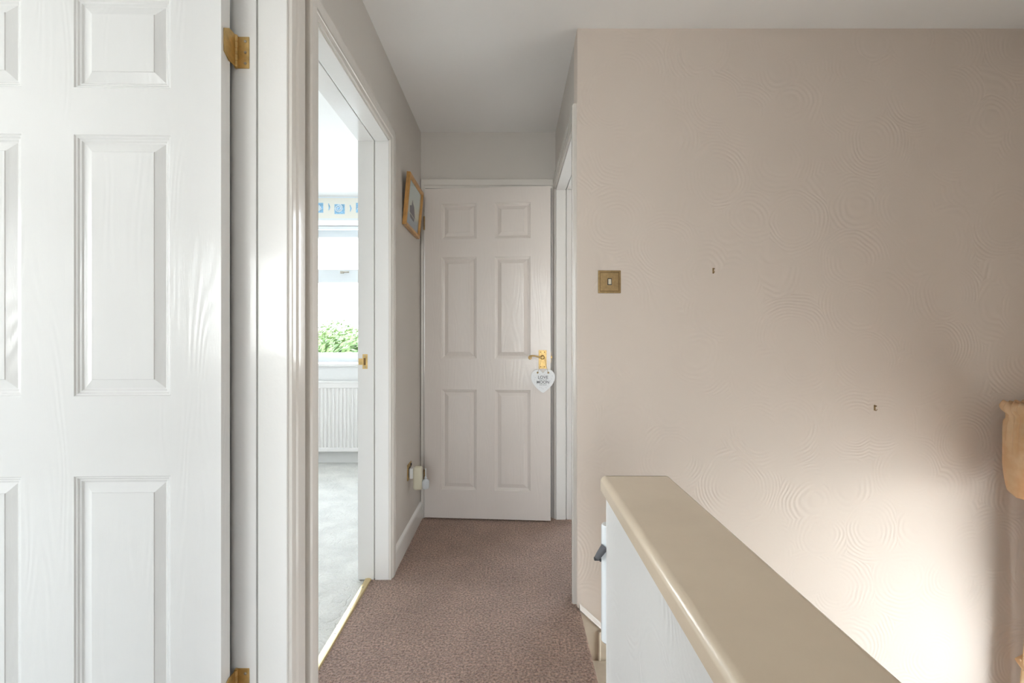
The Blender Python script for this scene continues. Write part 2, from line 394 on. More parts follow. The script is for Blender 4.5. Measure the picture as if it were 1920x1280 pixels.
mb = MB(); slab(mb, YE+.12, 4.45, 0, CEIL+.1, [], XLB, XLB+.1, XW); struct(mb.build('wall_bedroom_side', M['bedroom_wall']))
mb = MB(); slab(mb, -3.7, XLB, 0, CEIL+.1, [(-2.9, -1.7, .9, 2.0)], -2.48, -2.73, YW); struct(mb.build('wall_front_window', M['bedroom_wall']))
mb = MB(); slab(mb, YB, -.9, 0, CEIL, [], .37, .47, XW); struct(mb.build('wall_added_light_screen', M['wall_plain']))  # unseen wall added to keep back window light off the stair wall
mb = MB(); mb.box(XLB, XWIN+.27, YB-.12, YS+.10, -2.72, -2.6); struct(mb.build('floor_downstairs', M['carpet']))
mb = MB(); slab(mb, YB, YS, -2.6, -.2, [], XLB, XLB-.1, XW); struct(mb.build('wall_downstairs', M['wall_plain']))
# box room behind the right doorway and cupboard behind the end door
mb = MB(); slab(mb, XR+.14, XWIN+.27, -.2, CEIL, [(.80, 1.7, .80, 2.10)], YE+.6, YE+.72, YW); struct(mb.build('wall_box_room', M['wall_plain']))
mb = MB(); mb.box(XR+.14, XWIN+.27, YS+.10, YE+.72, -.2, 0); struct(mb.build('floor_box_room', M['carpet_pale']))
mb = MB(); mb.box(XR+.14, XWIN+.27, YE+.12, YE+.72, CEIL, CEIL+.1); struct(mb.build('ceiling_box_room', M['ceiling']))
mb = MB(); slab(mb, YS+.10, YE+.6, -.2, CEIL, [], XWIN+.12, XWIN+.27, XW); struct(mb.build('wall_box_room_side', M['wall_plain']))
mb = MB(); slab(mb, YE+.12, YE+.72, -.2, CEIL, [], XR+.04, XR+.14, XW); struct(mb.build('wall_cupboard_side', M['wall_plain']))
mb = MB(); slab(mb, XLB+.1, XR+.04, -.2, CEIL, [], YE+.62, YE+.72, YW); struct(mb.build('wall_cupboard_back', M['wall_plain']))
mb = MB(); mb.box(XLB+.1, XR+.04, YE+.12, YE+.62, -.2, 0); mb.box(XLB+.1, XR+.04, YE+.12, YE+.62, CEIL, CEIL+.1); struct(mb.build('floor_cupboard', M['wall_plain']))

# ------------------------------------------------------------------ stairs and the solid balustrade
st = empty('staircase', (.255, YS-.39, 0)); struct(st)
def sb(name, x0, x1, y0, y1, z0, z1, m, bev=0):
    mb = MB(); mb.box(x0, x1, y0, y1, z0, z1, bev); o = mb.build(name, m, st, smooth=40 if bev else None, matrix=Matrix.Translation((-.255, -(YS-.39), 0))); return o
for i in range(6):
    z = -.2*(i+1); x = .255+.22*i
    sb('tread', x, x+.245, 1.075, YS-.018, z-.03, z, M['stair_paint'], .006)
    sb('riser', x+.22, x+.235, 1.075, YS-.018, z-.2, z-.03, M['stair_paint'])
sb('half_landing', 1.575, XWIN, 0.1, YS, -1.45, -1.4, M['carpet_pale'])
# wall string: sloping board along the stair wall with a moulded top edge
mb = MB()
sl = .2/.22
def strz(x): return .012-(x-.272)*sl
mb.prism([(.272, .012), (1.62, strz(1.62)), (1.62, strz(1.62)-.50), (.272, -.46)], YS-.016, YS, lambda u, v, w: (u, w, v))
o = mb.build('wall_string', M['skirt_old'], st, matrix=Matrix.Translation((-.255, -(YS-.39), 0)))
mb = MB()
mb.prism([(0, 0), (.014, .002), (.017, .008), (.012, .016), (.006, .020), (.004, .026), (0, .028)], 0, 1,
         lambda u, v, w: (.272+w*1.35, YS-.010-u, .012+v*.9-.014-w*1.35*sl))
mb.build('string_moulding', M['trim'], st, smooth=40, matrix=Matrix.Translation((-.255, -(YS-.39), 0)))
mb = MB(); mb.cyl((.350, YS-.021, -.20), (.350, YS-.021, -.085), .0055, 12)
mb.build('string_bead', M['skirt_old'], st, smooth=40, matrix=Matrix.Translation((-.255, -(YS-.39), 0)))

mb = MB(); mb.box(.219, .352, YB, 1.052, 0, .738); o = mb.build('balustrade_wall', M['wall_white'])
bal = empty('wall_balustrade', (.285, 1.0, 0)); struct(bal)
o.parent = bal; o.matrix_parent_inverse = bal.matrix_basis.inverted(); o.name = 'wall_body'
bpy.context.view_layer.update()
o.matrix_parent_inverse = Matrix.Translation((-.285, -1.0, 0))
mb = MB()
b = bmesh.new(); bmesh.ops.create_cube(b, size=1)
cx0, cx1, cy0, cy1, cz0, cz1 = .2060, .3690, YB, 1.066, .738, .771
for v in b.verts: v.co = Vector(((cx0+cx1)/2+v.co.x*(cx1-cx0), (cy0+cy1)/2+v.co.y*(cy1-cy0), (cz0+cz1)/2+v.co.z*(cz1-cz0)))
vert_e = [e for e in b.edges if abs(e.verts[0].co.z-e.verts[1].co.z) > .01 and e.verts[0].co.y > 1]
bmesh.ops.bevel(b, geom=vert_e, offset=.009, segments=4, affect='EDGES', profile=.5)
top_e = [e for e in b.edges if min(e.verts[0].co.z, e.verts[1].co.z) > .77]
bmesh.ops.bevel(b, geom=top_e, offset=.013, segments=5, affect='EDGES', profile=.5)
mb.merge(b)
o = mb.build('cap', M['cap'], bal, smooth=35); o.matrix_parent_inverse = Matrix.Translation((-.285, -1.0, 0))
mb = MB(); mb.box(.2185, .352, 1.052, 1.056, -2.6, .738); mb.box(.345, .352, YB, 1.052, -2.6, 0)
o = mb.build('plaster_end', M['wall_white'], bal); o.matrix_parent_inverse = Matrix.Translation((-.285, -1.0, 0))

# ------------------------------------------------------------------ skirtings
SKP = [(0, 0), (.014, 0), (.014, .082), (.011, .088), (.011, .092), (.006, .099), (0, .102)]
def skirting(name, a, b, fn, m='gloss'):
    mb = MB(); mb.prism(SKP, a, b, fn); return struct(mb.build(name, M[m], smooth=30))
skirting('baseboard_left', 2.118, YE, lambda u, v, w: (XL+u, w, v))
skirting('baseboard_bedroom', -3.7, XLB, lambda u, v, w: (w, 4.02-u, v-.004))
skirting('baseboard_landing', YB, .27, lambda u, v, w: (XL+u, w, v))

# ------------------------------------------------------------------ architraves: U sweeps
ARP = [(0, 0), (0, .009), (.003, .0105), (.016, .0115), (.020, .0145), (.024, .016), (.046, .017), (.055, .017), (.060, .013), (.061, .008), (.061, 0)]
def architrave(name, a, b, zt, fn, wl=1, wr=1, wt=1):
    mb = MB(); st_ = []
    for w, t in ARP:
        st_.append([mb.bm.verts.new(fn(*p)) for p in ((a-w*wl, 0, t), (a-w*wl, zt+w*wt, t), (b+w*wr, zt+w*wt, t), (b+w*wr, 0, t))])
    for p, q in zip(st_, st_[1:]):
        for k in range(3): mb.bm.faces.new([p[k], p[k+1], q[k+1], q[k]])
    mb.bm.faces.new([s[0] for s in st_]); mb.bm.faces.new([s[3] for s in st_])
    return struct(mb.build(name, M['trim'], smooth=30))
architrave('trim_1', .352, 1.131, 1.990, lambda u, z, t: (XL+t, u, z))
architrave('trim_2', 1.285, 2.054, 1.985, lambda u, z, t: (XL+t, u, z), wr=.95)
architrave('trim_3', 1.925, 2.748, 1.992, lambda u, z, t: (XR-t, u, z), wl=.95, wr=.4)
architrave('trim_4', -.527, .240, 2.000, lambda u, z, t: (u, YE-t, z), wl=.44, wr=.38, wt=.95)

# ------------------------------------------------------------------ door frames and panel doors
def frame(parent, a, b, zt, t0, t1, fn, rebate, inv, top=2.012, groove=True):
    """lining boards (25 mm) and a planted stop; rebate = depth of the door side"""
    mb = MB()
    for (u0, u1, z0, z1) in ((a-.019, a, 0, zt), (b, b+.019, 0, zt), (a-.019, b+.019, zt, min(zt+.019, top))):
        P = [fn(u0, t0, z0), fn(u1, t1, z1)]
        x = sorted((P[0][0], P[1][0])); y = sorted((P[0][1], P[1][1])); z = sorted((P[0][2], P[1][2]))
        mb.box(*x, *y, *z, .0012, 1)
    o1 = mb.build('door_lining', M['gloss'], parent); o1.matrix_parent_inverse = inv
    mb = MB(); s0, s1 = (t0, t1-rebate) if t1 > t0 else (t0, t1+rebate)
    for (u0, u1, z0, z1) in ((a, a+.012, 0, zt), (b-.012, b, 0, zt), (a+.012, b-.012, zt-.012, zt)):
        P = [fn(u0, s0, z0), fn(u1, s1, z1)]
        x = sorted((P[0][0], P[1][0])); y = sorted((P[0][1], P[1][1])); z = sorted((P[0][2], P[1][2]))
        mb.box(*x, *y, *z, .0022, 2)
    o2 = mb.build('door_stop', M['gloss'], parent, smooth=40); o2.matrix_parent_inverse = inv
    if groove:                                                     # rebate strip on the room side, a narrow groove short of the stop
        sg = 1 if t1 > t0 else -1; mb = MB(); s0, s1 = t1-sg*(rebate-.0055), t1
        for (u0, u1, z0, z1) in ((a, a+.009, 0, zt), (b-.009, b, 0, zt), (a+.009, b-.009, zt-.009, zt)):
            P = [fn(u0, s0, z0), fn(u1, s1, z1)]
            x = sorted((P[0][0], P[1][0])); y = sorted((P[0][1], P[1][1])); z = sorted((P[0][2], P[1][2]))
            mb.box(*x, *y, *z, .0012, 2)
        o3 = mb.build('rebate_strip', M['gloss'], parent, smooth=40); o3.matrix_parent_inverse = inv
def panel_face(mb, xs, zs, W_, Z0, Z1, y, s):
    """one face of a six panel door at depth y; s=+1: recesses go towards +y"""
    gx = [0]+[v for p in xs for v in p]+[W_]; gz = [Z0]+[v for p in zs for v in p]+[Z1]
    prof = [(0, 0), (.0025, .003), (.0055, .0032), (.0085, .0062), (.012, .0066), (.0155, .0095), (.0175, .0098), (.0385, .0030), (.0395, .0012)]
    for i in range(len(gx)-1):
        for j in range(len(gz)-1):
            a, b, c, d = gx[i], gx[i+1], gz[j], gz[j+1]
            if i % 2 and j % 2:
                prev = None
                for w, dp in prof:
                    ring = [mb.bm.verts.new((p[0], y+s*dp, p[1])) for p in ((a+w, c+w), (b-w, c+w), (b-w, d-w), (a+w, d-w))]
                    if prev:
                        for k in range(4): mb.bm.faces.new([prev[k], prev[(k+1) % 4], ring[(k+1) % 4], ring[k]])
                    prev = ring
                mb.bm.faces.new(prev)
            else: mb.quad((a, y, c), (b, y, c), (b, y, d), (a, y, d))
def door_leaf(parent, W_, xs, zs, m, T=.035, z0=.010, z1=1.991):
    """leaf in local space: x from the hinge edge 0..W, y 0 = near face, T = far face"""
    mb = MB(); panel_face(mb, xs, zs, W_, z0, z1, 0, 1); panel_face(mb, xs, zs, W_, z0, z1, T, -1)
    gx = [0]+[v for p in xs for v in p]+[W_]; gz = [z0]+[v for p in zs for v in p]+[z1]
    for a, b in zip(gx, gx[1:]):
        for z in (z0, z1): mb.quad((a, 0, z), (b, 0, z), (b, T, z), (a, T, z))
    for a, b in zip(gz, gz[1:]):
        for x in (0, W_): mb.quad((x, 0, a), (x, 0, b), (x, T, b), (x, T, a))
    o = mb.build('door_leaf', m, parent); return o
def butt_hinge(parent, place, h=.078, lw=.030, flip=1, screws=True):
    """place: matrix. knuckle on z axis; leaf A lies in +x at y=0, leaf B in the -y direction at x=0"""
    mb = MB()
    for k in range(5):
        z0, z1 = h*k/5+.0006, h*(k+1)/5-.0006
        mb.cyl((0, 0, z0), (0, 0, z1), .0046, 14)
    mb.cyl((0, 0, -.002), (0, 0, h+.002), .0033, 12)
    k = mb.build('hinge', M['brass'], parent, smooth=40, matrix=place)
    mb = MB(); mb.box(.002, lw, .0032, .0056, 0, h, .0005, 1); mb.box(.000, .004, .001, .0050, 0, h); mb.build('jamb_plate', M['brass'], k, matrix=place)
    mb = MB(); mb.prism([(0, .002), (h, .002), (h, .028), (h-.012, .047), (.012, .047), (0, .028)], -.0012, .001, lambda u, v, w: (w, -v, u))
    mb.build('door_plate', M['brass'], k, matrix=place)
    if screws:
        mb = MB()
        for z in (.012, h/2, h-.012):
            mb.lathe([(.0001, -.0022), (.0022, -.0022), (.0034, -.0012), (.0034, .0002), (.0001, .0002)], (.021, .0034, z), 'Y', 14)
        mb.build('screw', M['screw'], k, smooth=40, matrix=place)
    return k

# --- door 1: open leaf at the left of the photo
d1 = empty('door_1', (-.690, 1.10, 0)); struct(d1)
inv1 = Matrix.Translation((.690, -1.10, 0))
frame(d1, .354, 1.136, 1.992, XL, XLB, lambda u, t, z: (t, u, z), .068, inv1)
PX1 = [(.116, .337), (.456, .677)]
PZ = [(.180, .782), (.968, 1.577), (1.686, 1.898)]
PZ1 = [(a-.013, b-.013) for a, b in PZ]
leaf = door_leaf(d1, .793, PX1, PZ1, M['door'], z0=.006, z1=1.980)
th = math.radians(1.4)
# local x (0 at hinge) runs to -X; near face faces -Y
lm = Matrix.Translation((-.6815, 1.066, 0)) @ Matrix.Rotation(th, 4, 'Z') @ Matrix.Scale(-1, 4, (1, 0, 0))
leaf.data.transform(Matrix.Translation((.690, -1.10, 0)) @ lm)
leaf.data.flip_normals()
for z in (1.757, .196):
    pl = Matrix.Translation((-.6800+.690, 1.1215-1.10, z))
    butt_hinge(d1, pl)

# --- door 2: pale bedroom doorway (leaf swung into the room, out of sight) - frame, keep and threshold
d2 = empty('door_2', (XL, 1.67, 0)); struct(d2)
inv2 = Matrix.Translation((-XL, -1.67, 0))
frame(d2, 1.270, 2.064, 1.990, XL, XLB, lambda u, t, z: (t, u, z), .078, inv2)
mb = MB(); mb.box(-.6745, -.6520, 2.0537, 2.0554, .952, 1.018, .0005, 1)
mb.box(-.6925, -.6745, 2.0534, 2.0552, .970, .999, .0005, 1)
kp = mb.build('keep_plate', M['brass'], d2); kp.matrix_parent_inverse = inv2
mb = MB(); mb.box(-.6700, -.6600, 2.0531, 2.0539, .969, 1.001); o = mb.build('latch_hole', M['brass_dark'], kp); o.matrix_parent_inverse = Matrix.Identity(4)
for z in (.960, 1.010):
    mb = MB(); mb.lathe([(.0001, -.0012), (.0022, -.0010), (.0034, 0), (.0001, 0)], (-.6635, 2.0538, z), 'Y', 12); mb.build('screw', M['screw'], kp, smooth=40)
mb = MB(); mb.prism([(-.0150, 0), (-.012, .006), (-.004, .008), (.004, .008), (.012, .006), (.0150, 0)], 1.272, 2.062, lambda u, v, w: (-.649+u, w, v))
th_ = tag(mb.build('threshold_strip', simple('pale_brass', (.74, .60, .34), .34, 1.0), smooth=30), 'brass carpet threshold strip across the floor of the bright bedroom doorway', 'threshold')
for i in range(5):
    y = 1.36+i*.155
    mb = MB(); mb.lathe([(.0034, .0080), (.0034, .0090), (.0001, .0094)], (-.649, y, 0), 'Z', 12); mb.build('screw', M['screw'], th_, smooth=40)

# --- door 3: doorway in the right wall
d3 = empty('door_3', (XR, 2.3, 0)); struct(d3)
inv3 = Matrix.Translation((-XR, -2.3, 0))
frame(d3, 1.949, 2.746, 1.993, XR, XR+.14, lambda u, t, z: (t, u, z), .082, inv3)

# --- door 4: end door, slightly ajar towards the camera
d4 = empty('door_4', (-.526, 2.747, 0), math.radians(-4.0)); struct(d4)
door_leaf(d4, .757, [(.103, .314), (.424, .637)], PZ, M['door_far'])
fr4 = empty('door_5', (0, YE, 0)); struct(fr4)
frame(fr4, -.529, .2375, 1.998, YE+.12, YE, lambda u, t, z: (u, t, z), .045, Matrix.Translation((0, -YE, 0)), top=2.015, groove=False)
for z in (1.745, .22):
    mb = MB()
    for k in range(5): mb.cyl((0, 0, z+.078*k/5+.0006), (0, 0, z+.078*(k+1)/5-.0006), .005, 12)
    mb.cyl((0, 0, z-.003), (0, 0, z+.081), .0034, 10)
    mb.build('hinge', M['brass_old'], d4, smooth=40, matrix=Matrix.Translation((-.003, -.004, 0)))
# lever handle with scroll end on a short back plate
HX, HZ = .709, .965
mb = MB(); mb.box(HX-.0235, HX+.0235, -.0035, .0, HZ-.055, HZ+.055, .0015, 2)
mb.box(HX-.0185, HX+.0185, -.0058, -.003, HZ-.049, HZ+.049, .0014, 2)
hd = mb.build('handle_plate', M['brass'], d4, smooth=40)
mb = MB(); mb.lathe([(.013, -.004), (.013, -.009), (.010, -.012), (.008, -.018), (.0075, -.046), (.0001, -.047)], (HX, 0, HZ+.013), 'Y', 20)
path = []; rad = []
for i in range(13):
    t = i/12; path.append((HX-.005-.066*t, -.042-.003*math.sin(t*PI), HZ+.013+.010*math.sin(t*PI*.9)*t+.004*t)); rad.append(.0062-.002*math.sin(t*PI*.9))
for i in range(14):
    a = PI/2+i/13*1.75*PI; rr = .0085*(1-.35*i/13)
    path.append((path[12][0]+rr*math.cos(a)-.001, -.042, path[12][2]-.0085+rr*math.sin(a))); rad.append(.0046-.0008*i/13)
mb.tube(path, rad, 12)
mb.build('lever', M['brass'], hd, smooth=60)
for sx in (-1, 1):
    for sz in (-1, 1):
        mb = MB(); mb.lathe([(.0032, -.0056), (.0032, -.0066), (.0001, -.0071)], (HX+sx*.011, 0, HZ+sz*.043), 'Y', 12); mb.build('screw', M['brass_dark'], hd, smooth=40)
# latch face on the leading edge
mb = MB(); mb.box(.757, .7585, .006, .029, HZ-.02, HZ+.045); mb.box(.7585, .766, .011, .022, HZ+.006, HZ+.020, .002, 2); mb.build('latch', M['brass'], d4, smooth=40)

# ------------------------------------------------------------------ hanging heart sign
def text_mesh(s, size, mat, parent, loc, ext=.0004, bold=0.0):
    cu = bpy.data.curves.new('lettering', 'FONT'); cu.body = s; cu.size = size; cu.align_x = 'CENTER'; cu.align_y = 'CENTER'; cu.extrude = ext; cu.offset = bold
    ob = bpy.data.objects.new('lettering', cu); COL.objects.link(ob)
    bpy.context.view_layer.update()
    me = bpy.data.meshes.new_from_object(ob.evaluated_get(bpy.context.evaluated_depsgraph_get()))
    bpy.data.objects.remove(ob)
    me.transform(Matrix.Translation(loc) @ Matrix.Rotation(PI/2, 4, 'X')); me.materials.clear(); me.materials.append(mat)
    o = bpy.data.objects.new('lettering', me); COL.objects.link(o); o.parent = parent; return o
hr = empty('heart_sign', (.1815, 2.668, .840), math.radians(-3)); tag(hr, 'white wooden heart sign reading LOVE and MOON hanging from the end door handle', 'sign')
def heart_pts(n=6):
    H = [(0, .046), (.012, .060), (.030, .067), (.048, .063), (.063, .049), (.070, .028), (.067, .005), (.056, -.018), (.038, -.040), (.018, -.058), (.006, -.0665), (0, -.068)]
    R = []
    for i in range(len(H)-1):
        p0, p1, p2, p3 = H[max(i-1, 0)], H[i], H[i+1], H[min(i+2, len(H)-1)]
        for k in range(n):
            t = k/n
            R.append(tuple(.5*((2*p1[c])+(-p0[c]+p2[c])*t+(2*p0[c]-5*p1[c]+4*p2[c]-p3[c])*t*t+(-p0[c]+3*p1[c]-3*p2[c]+p3[c])*t**3) for c in (0, 1)))
    R.append(H[-1])
    return (R+[(-x, y) for x, y in R[1:-1][::-1]])[::-1]
mb = MB(); hp = heart_pts()
b = bmesh.new(); A = [b.verts.new((u, -.004, v)) for u, v in hp]; B = [b.verts.new((u, .004, v)) for u, v in hp]
b.faces.new(A); b.faces.new(B[::-1])
nh = len(hp)
for i in range(nh): b.faces.new([A[i], B[i], B[(i+1) % nh], A[(i+1) % nh]])
bmesh.ops.bevel(b, geom=[e for e in b.edges if abs(e.verts[0].co.y-e.verts[1].co.y) < 1e-6], offset=.0012, segments=2, affect='EDGES')
mb.merge(b); mb.build('heart_board', M['heart'], hr, smooth=50)
text_mesh('LOVE', .025, M['ink'], hr, (0, -.0046, .021), bold=.0002)
text_mesh('YOU TO THE', .0078, M['ink'], hr, (0, -.0046, .0065))
text_mesh('MOON', .0235, M['ink'], hr, (0, -.0046, -.0075), bold=.0002)
text_mesh('AND BACK', .0085, M['ink'], hr, (0, -.0046, -.0225))
for (x, z) in ((-.055, .03), (-.050, .008), (-.046, -.008), (-.034, -.020), (-.018, -.036), (0, -.046), (.018, -.036), (.034, -.020), (.045, -.006), (.050, .012), (.054, .03), (.040, .046), (-.018, .040), (.008, .036), (-.045, .020), (.043, .002), (.028, -.030), (-.008, -.040)):
    mb = MB(); mb.lathe([(.0015, -.0043), (.0015, -.0039), (.0001, -.0039)], (x, 0, z), 'Y', 6); mb.build('printed_dot', M['dot'], hr)
for sx in (-1, 1):
    mb = MB(); mb.lathe([(.0001, -.009), (.004, -.0085), (.0055, -.006), (.004, -.0035), (.0001, -.0035)], (sx*.031, 0, .049), 'Y', 12); mb.build('knot', M['twine'], hr, smooth=60)
mb = MB()
mb.tube([(-.031, -.005, .049), (-.026, -.012, .066), (-.014, -.020, .104), (-.009, -.018, .138), (0, -.016, .1475), (.009, -.018, .138), (.014, -.020, .104), (.026, -.012, .066), (.031, -.005, .049)], .0010, 6)
mb.build('twine_loop', M['twine'], hr, smooth=60)

# ------------------------------------------------------------------ picture on the left wall
lean = math.atan2(.024, .27)
pf = empty('picture_frame', (XL+.001, 2.30, 1.668)); pf.rotation_euler = (0, lean, 0)
tag(pf, 'small wooden framed seascape with a dark sail leaning forward on the hall wall', 'picture')
PW, PH, FW, FD = .345, .268, .021, .020
def mitre(prof, w, h):
    mb = MB(); rs = []
    for i, t in prof: rs.append([mb.bm.verts.new((t, *p)) for p in ((i, i), (w-i, i), (w-i, h-i), (i, h-i))])
    n = len(rs)
    for q in range(n):
        a, b = rs[q], rs[(q+1) % n]
        for k in range(4): mb.bm.faces.new([a[k], a[(k+1) % 4], b[(k+1) % 4], b[k]])
    return mb
mb = mitre([(0, 0), (0, FD-.003), (.003, FD), (.014, FD), (.018, FD-.003), (.021, FD-.008), (.021, 0)], PW, PH); mb.build('frame_moulding', M['oak'], pf, smooth=30)
mb = MB(); mb.box(.004, .008, .020, PW-.020, .020, PH-.020); mb.build('painting', M['painting'], pf)
mb = MB()
mb.prism([(.105, .085), (.215, .078), (.205, .062), (.118, .066)], .0080, .0086, lambda u, v, w: (w, u, v))
mb.prism([(.140, .165), (.155, .150), (.185, .138), (.225, .082), (.100, .090), (.088, .122), (.128, .132)], .0080, .0088, lambda u, v, w: (w, u, v))
mb.build('sailing_boat', simple('dark_sail_paint', (.16, .13, .16), .8), pf)
mb = MB(); mb.box(.0095, .0105, .019, PW-.019, .019, PH-.019); mb.build('picture_glass', M['glass'], pf)

# ------------------------------------------------------------------ wall socket and plug-in freshener
so = empty('wall_socket', (XL, 2.455, .375)); tag(so, 'brass wall socket low on the hall wall beside the end door', 'socket')
mb = MB(); mb.box(0, .0045, -.043, .043, -.043, .043, .002, 2); mb.build('face_plate', M['brass'], so, smooth=40)
mb = MB(); mb.box(.0045, .0062, -.028, .028, -.030, .022, .001, 1); mb.build('socket_insert', M['dark'], so)
mb = MB(); mb.box(.0045, .0095, .018, .030, .022, .036, .002, 2); mb.build('switch', M['dark'], so)
pg = empty('plug_in_air_freshener', (XL+.0065, 2.452, .350)); tag(pg, 'cream plug-in air freshener with clear bottle in the brass wall socket', 'air freshener')
mb = MB(); mb.box(0, .020, -.023, .023, -.012, .044, .005, 3); mb.build('plug_body', M['white_plastic'], pg, smooth=40)
b = bmesh.new(); bmesh.ops.create_cube(b, size=1)
for v in b.verts: v.co = Vector((.043+v.co.x*(.046 if v.co.z > 0 else .050), v.co.y*(.048 if v.co.z > 0 else .040), -.012+v.co.z*.125))
bmesh.ops.bevel(b, geom=b.edges[:], offset=.014, segments=5, affect='EDGES', profile=.5)
mb = MB(); mb.merge(b); mb.build('warmer_housing', M['cream_plastic'], pg, smooth=60)
mb = MB(); mb.lathe([(.0001, -.068), (.016, -.068), (.019, -.063), (.019, -.028), (.015, -.022), (.007, -.018), (.007, -.006), (.0035, -.004), (.003, .040), (.0001, .041)], (.084, 0, 0), 'Z', 22)
mb.build('refill_bottle', M['vial'], pg, smooth=50)
mb = MB(); mb.box(.062, .070, -.010, .010, -.055, -.030, .002, 2); mb.build('bottle_clip', M['white_plastic'], pg, smooth=40)

# ------------------------------------------------------------------ light switch and two hooks on the stair wall
sw = empty('light_switch', (.3945, YS, 1.3185)); tag(sw, 'square aged brass light switch with one cream rocker on the stair wall', 'light switch')
mb = MB(); mb.box(-.046, .046, -.004, 0, -.046, .046, .0015, 2)
mb.box(-.0372, .0372, -.0062, -.003, -.0372, .0372, .002, 2); mb.build('face_plate', M['brass_old'], sw, smooth=40)
mb = MB()
for q in (-.0385, .0385): mb.box(q-.0007, q+.0007, -.0048, -.0036, -.0392, .0392); mb.box(-.0378, .0378, -.0048, -.0036, q-.0007, q+.0007)
mb.build('border_groove', M['brass_dark'], sw)
mb = MB(); mb.box(-.0085, .0085, -.0075, -.005, -.0135, .0135, .0008, 1); mb.build('rocker_surround', M['dark'], sw)
mb = MB(); mb.prism([(-.0105, -.007), (-.0105, -.0115), (.0105, -.0080), (.0105, -.007)], -.0055, .0055, lambda u, v, w: (w, v, u)); mb.build('rocker', simple('rocker_cream', (.80, .74, .58), .3), sw)
for s in (-1, 1):
    mb = MB(); mb.lathe([(.0034, -.0058), (.0034, -.0072), (.0001, -.0076)], (s*.031, 0, 0), 'Y', 14); mb.build('screw', M['brass_old'], sw, smooth=40)
def hook(x, z, lab):
    h = empty('wall_hook', (x, YS, z)); tag(h, lab, 'hook')
    mb = MB(); mb.box(-.0032, .0032, -.0014, 0, -.011, .012, .0005, 1); mb.build('back_plate', M['brass_old'], h)
    mb = MB(); mb.tube([(0, -.001, -.004), (-.0005, -.004, -.0085), (-.001, -.008, -.010), (0, -.011, -.007), (.001, -.0115, -.003)], .0012, 8); mb.build('hook_bend', M['brass_old'], h, smooth=60)
    mb = MB(); mb.cyl((.001, .0, .0065), (.001, -.007, .008), .0011, 8); mb.lathe([(.0001, -.0085), (.0024, -.008), (.0024, -.0068), (.0001, -.0066)], (.001, 0, .0082), 'Y', 10); mb.build('nail', M['brass_dark'], h, smooth=50)
hook(.8155, 1.363, 'tiny picture hook left on the stair wall nearer the light switch')
hook(1.470, .808, 'tiny picture hook low on the stair wall nearer the curtain')

# ------------------------------------------------------------------ stair gate post on the end of the balustrade
gp = empty('stair_gate_post', (.227, 1.0730, .372)); tag(gp, 'white tubular stair gate post with dark latch on the end of the half wall', 'gate post')
mb = MB(); mb.tube([(0, 0, .004), (0, 0, .008), (0, 0, .276), (0, 0, .280)], [.013, .0165, .0165, .0145], 20); mb.build('tube', M['white_metal'], gp, smooth=40)
for z in (.03, .215):
    mb = MB(); mb.box(-.008, .030, -.018, .004, z, z+.02, .002, 2); mb.build('wall_bracket', M['white_metal'], gp, smooth=40)
mb = MB(); mb.tube([(-.010, -.010, .232), (-.024, -.013, .214), (-.030, -.014, .206)], [.009, .0075, .006], 12); lt = mb.build('latch_lever', M['grey'], gp, smooth=50)
mb = MB(); mb.box(-.036, -.022, -.018, -.009, .202, .208, .001, 1); mb.cyl((-.021, -.0135, .199), (-.021, -.0135, .206), .0022, 8); mb.build('latch_tip', M['dark'], lt)
mb = MB(); mb.lathe([(.0045, -.0175), (.0045, -.0195), (.0001, -.021)], (-.002, 0, .088), 'Y', 12); mb.build('bolt', M['dark'], gp, smooth=40)

# ------------------------------------------------------------------ windows
def window(name, u0, u1, z0, z1, y, fn, bars_u=(), bars_z=(), fw=.06, d=.06, sill=None):
    """frame + transoms as one mesh, each pane its own"""
    w = empty(name, fn((u0+u1)/2, y, z0)); struct(w); inv = Matrix.Translation(-Vector(w.location))
    def bx(mb, a, b, c, e, t0, t1, bev=.004):
        P, Q = fn(a, t0, c), fn(b, t1, e); xs = sorted((P[0], Q[0])); ys = sorted((P[1], Q[1])); mb.box(*xs, *ys, c, e, bev, 2)
    mb = MB(); bx(mb, u0, u0+fw, z0, z1, y, y+d); bx(mb, u1-fw, u1, z0, z1, y, y+d); bx(mb, u0+fw, u1-fw, z0, z0+fw, y, y+d); bx(mb, u0+fw, u1-fw, z1-fw, z1, y, y+d)
    for (c, e) in bars_z: bx(mb, u0+fw, u1-fw, c, e, y, y+d)
    for (a, b) in bars_u: bx(mb, a, b, z0+fw, z1-fw, y+.004, y+d-.004)
    o = mb.build('window_frame', M['upvc'], w, smooth=40, matrix=inv)
    us = [u0+fw]+[v for p in bars_u for v in p]+[u1-fw]; zs = [z0+fw]+[v for p in bars_z for v in p]+[z1-fw]
    for i in range(0, len(us), 2):
        for j in range(0, len(zs), 2):
            mb = MB(); bx(mb, us[i], us[i+1], zs[j], zs[j+1], y+d*.4, y+d*.4+.006, 0); mb.build('pane', M['glass'], w, matrix=inv)
    return w, inv
w2, i2 = window('window_1', -2.75, -.90, .867, 2.128, 4.30, YW, bars_u=[(-2.08, -2.02)], bars_z=[(1.615, 1.742)], fw=.085)
mb = MB(); mb.box(-2.78, -.87, 3.985, 4.30, .842, .868, .005, 2); mb.build('window_sill', M['gloss'], w2, smooth=40, matrix=i2)
mb = MB(); mb.box(-1.62, -1.585, 4.285, 4.30, 1.70, 1.725, .004, 2); mb.box(-1.60, -1.53, 4.27, 4.285, 1.706, 1.720, .005, 2); mb.build('window_handle', M['screw'], w2, smooth=40, matrix=i2)
mb = MB(); mb.box(-2.74, -.91, 4.20, 4.235, 2.095, 2.125, .004, 2); mb.build('curtain_track', M['upvc'], w2, smooth=40, matrix=i2)
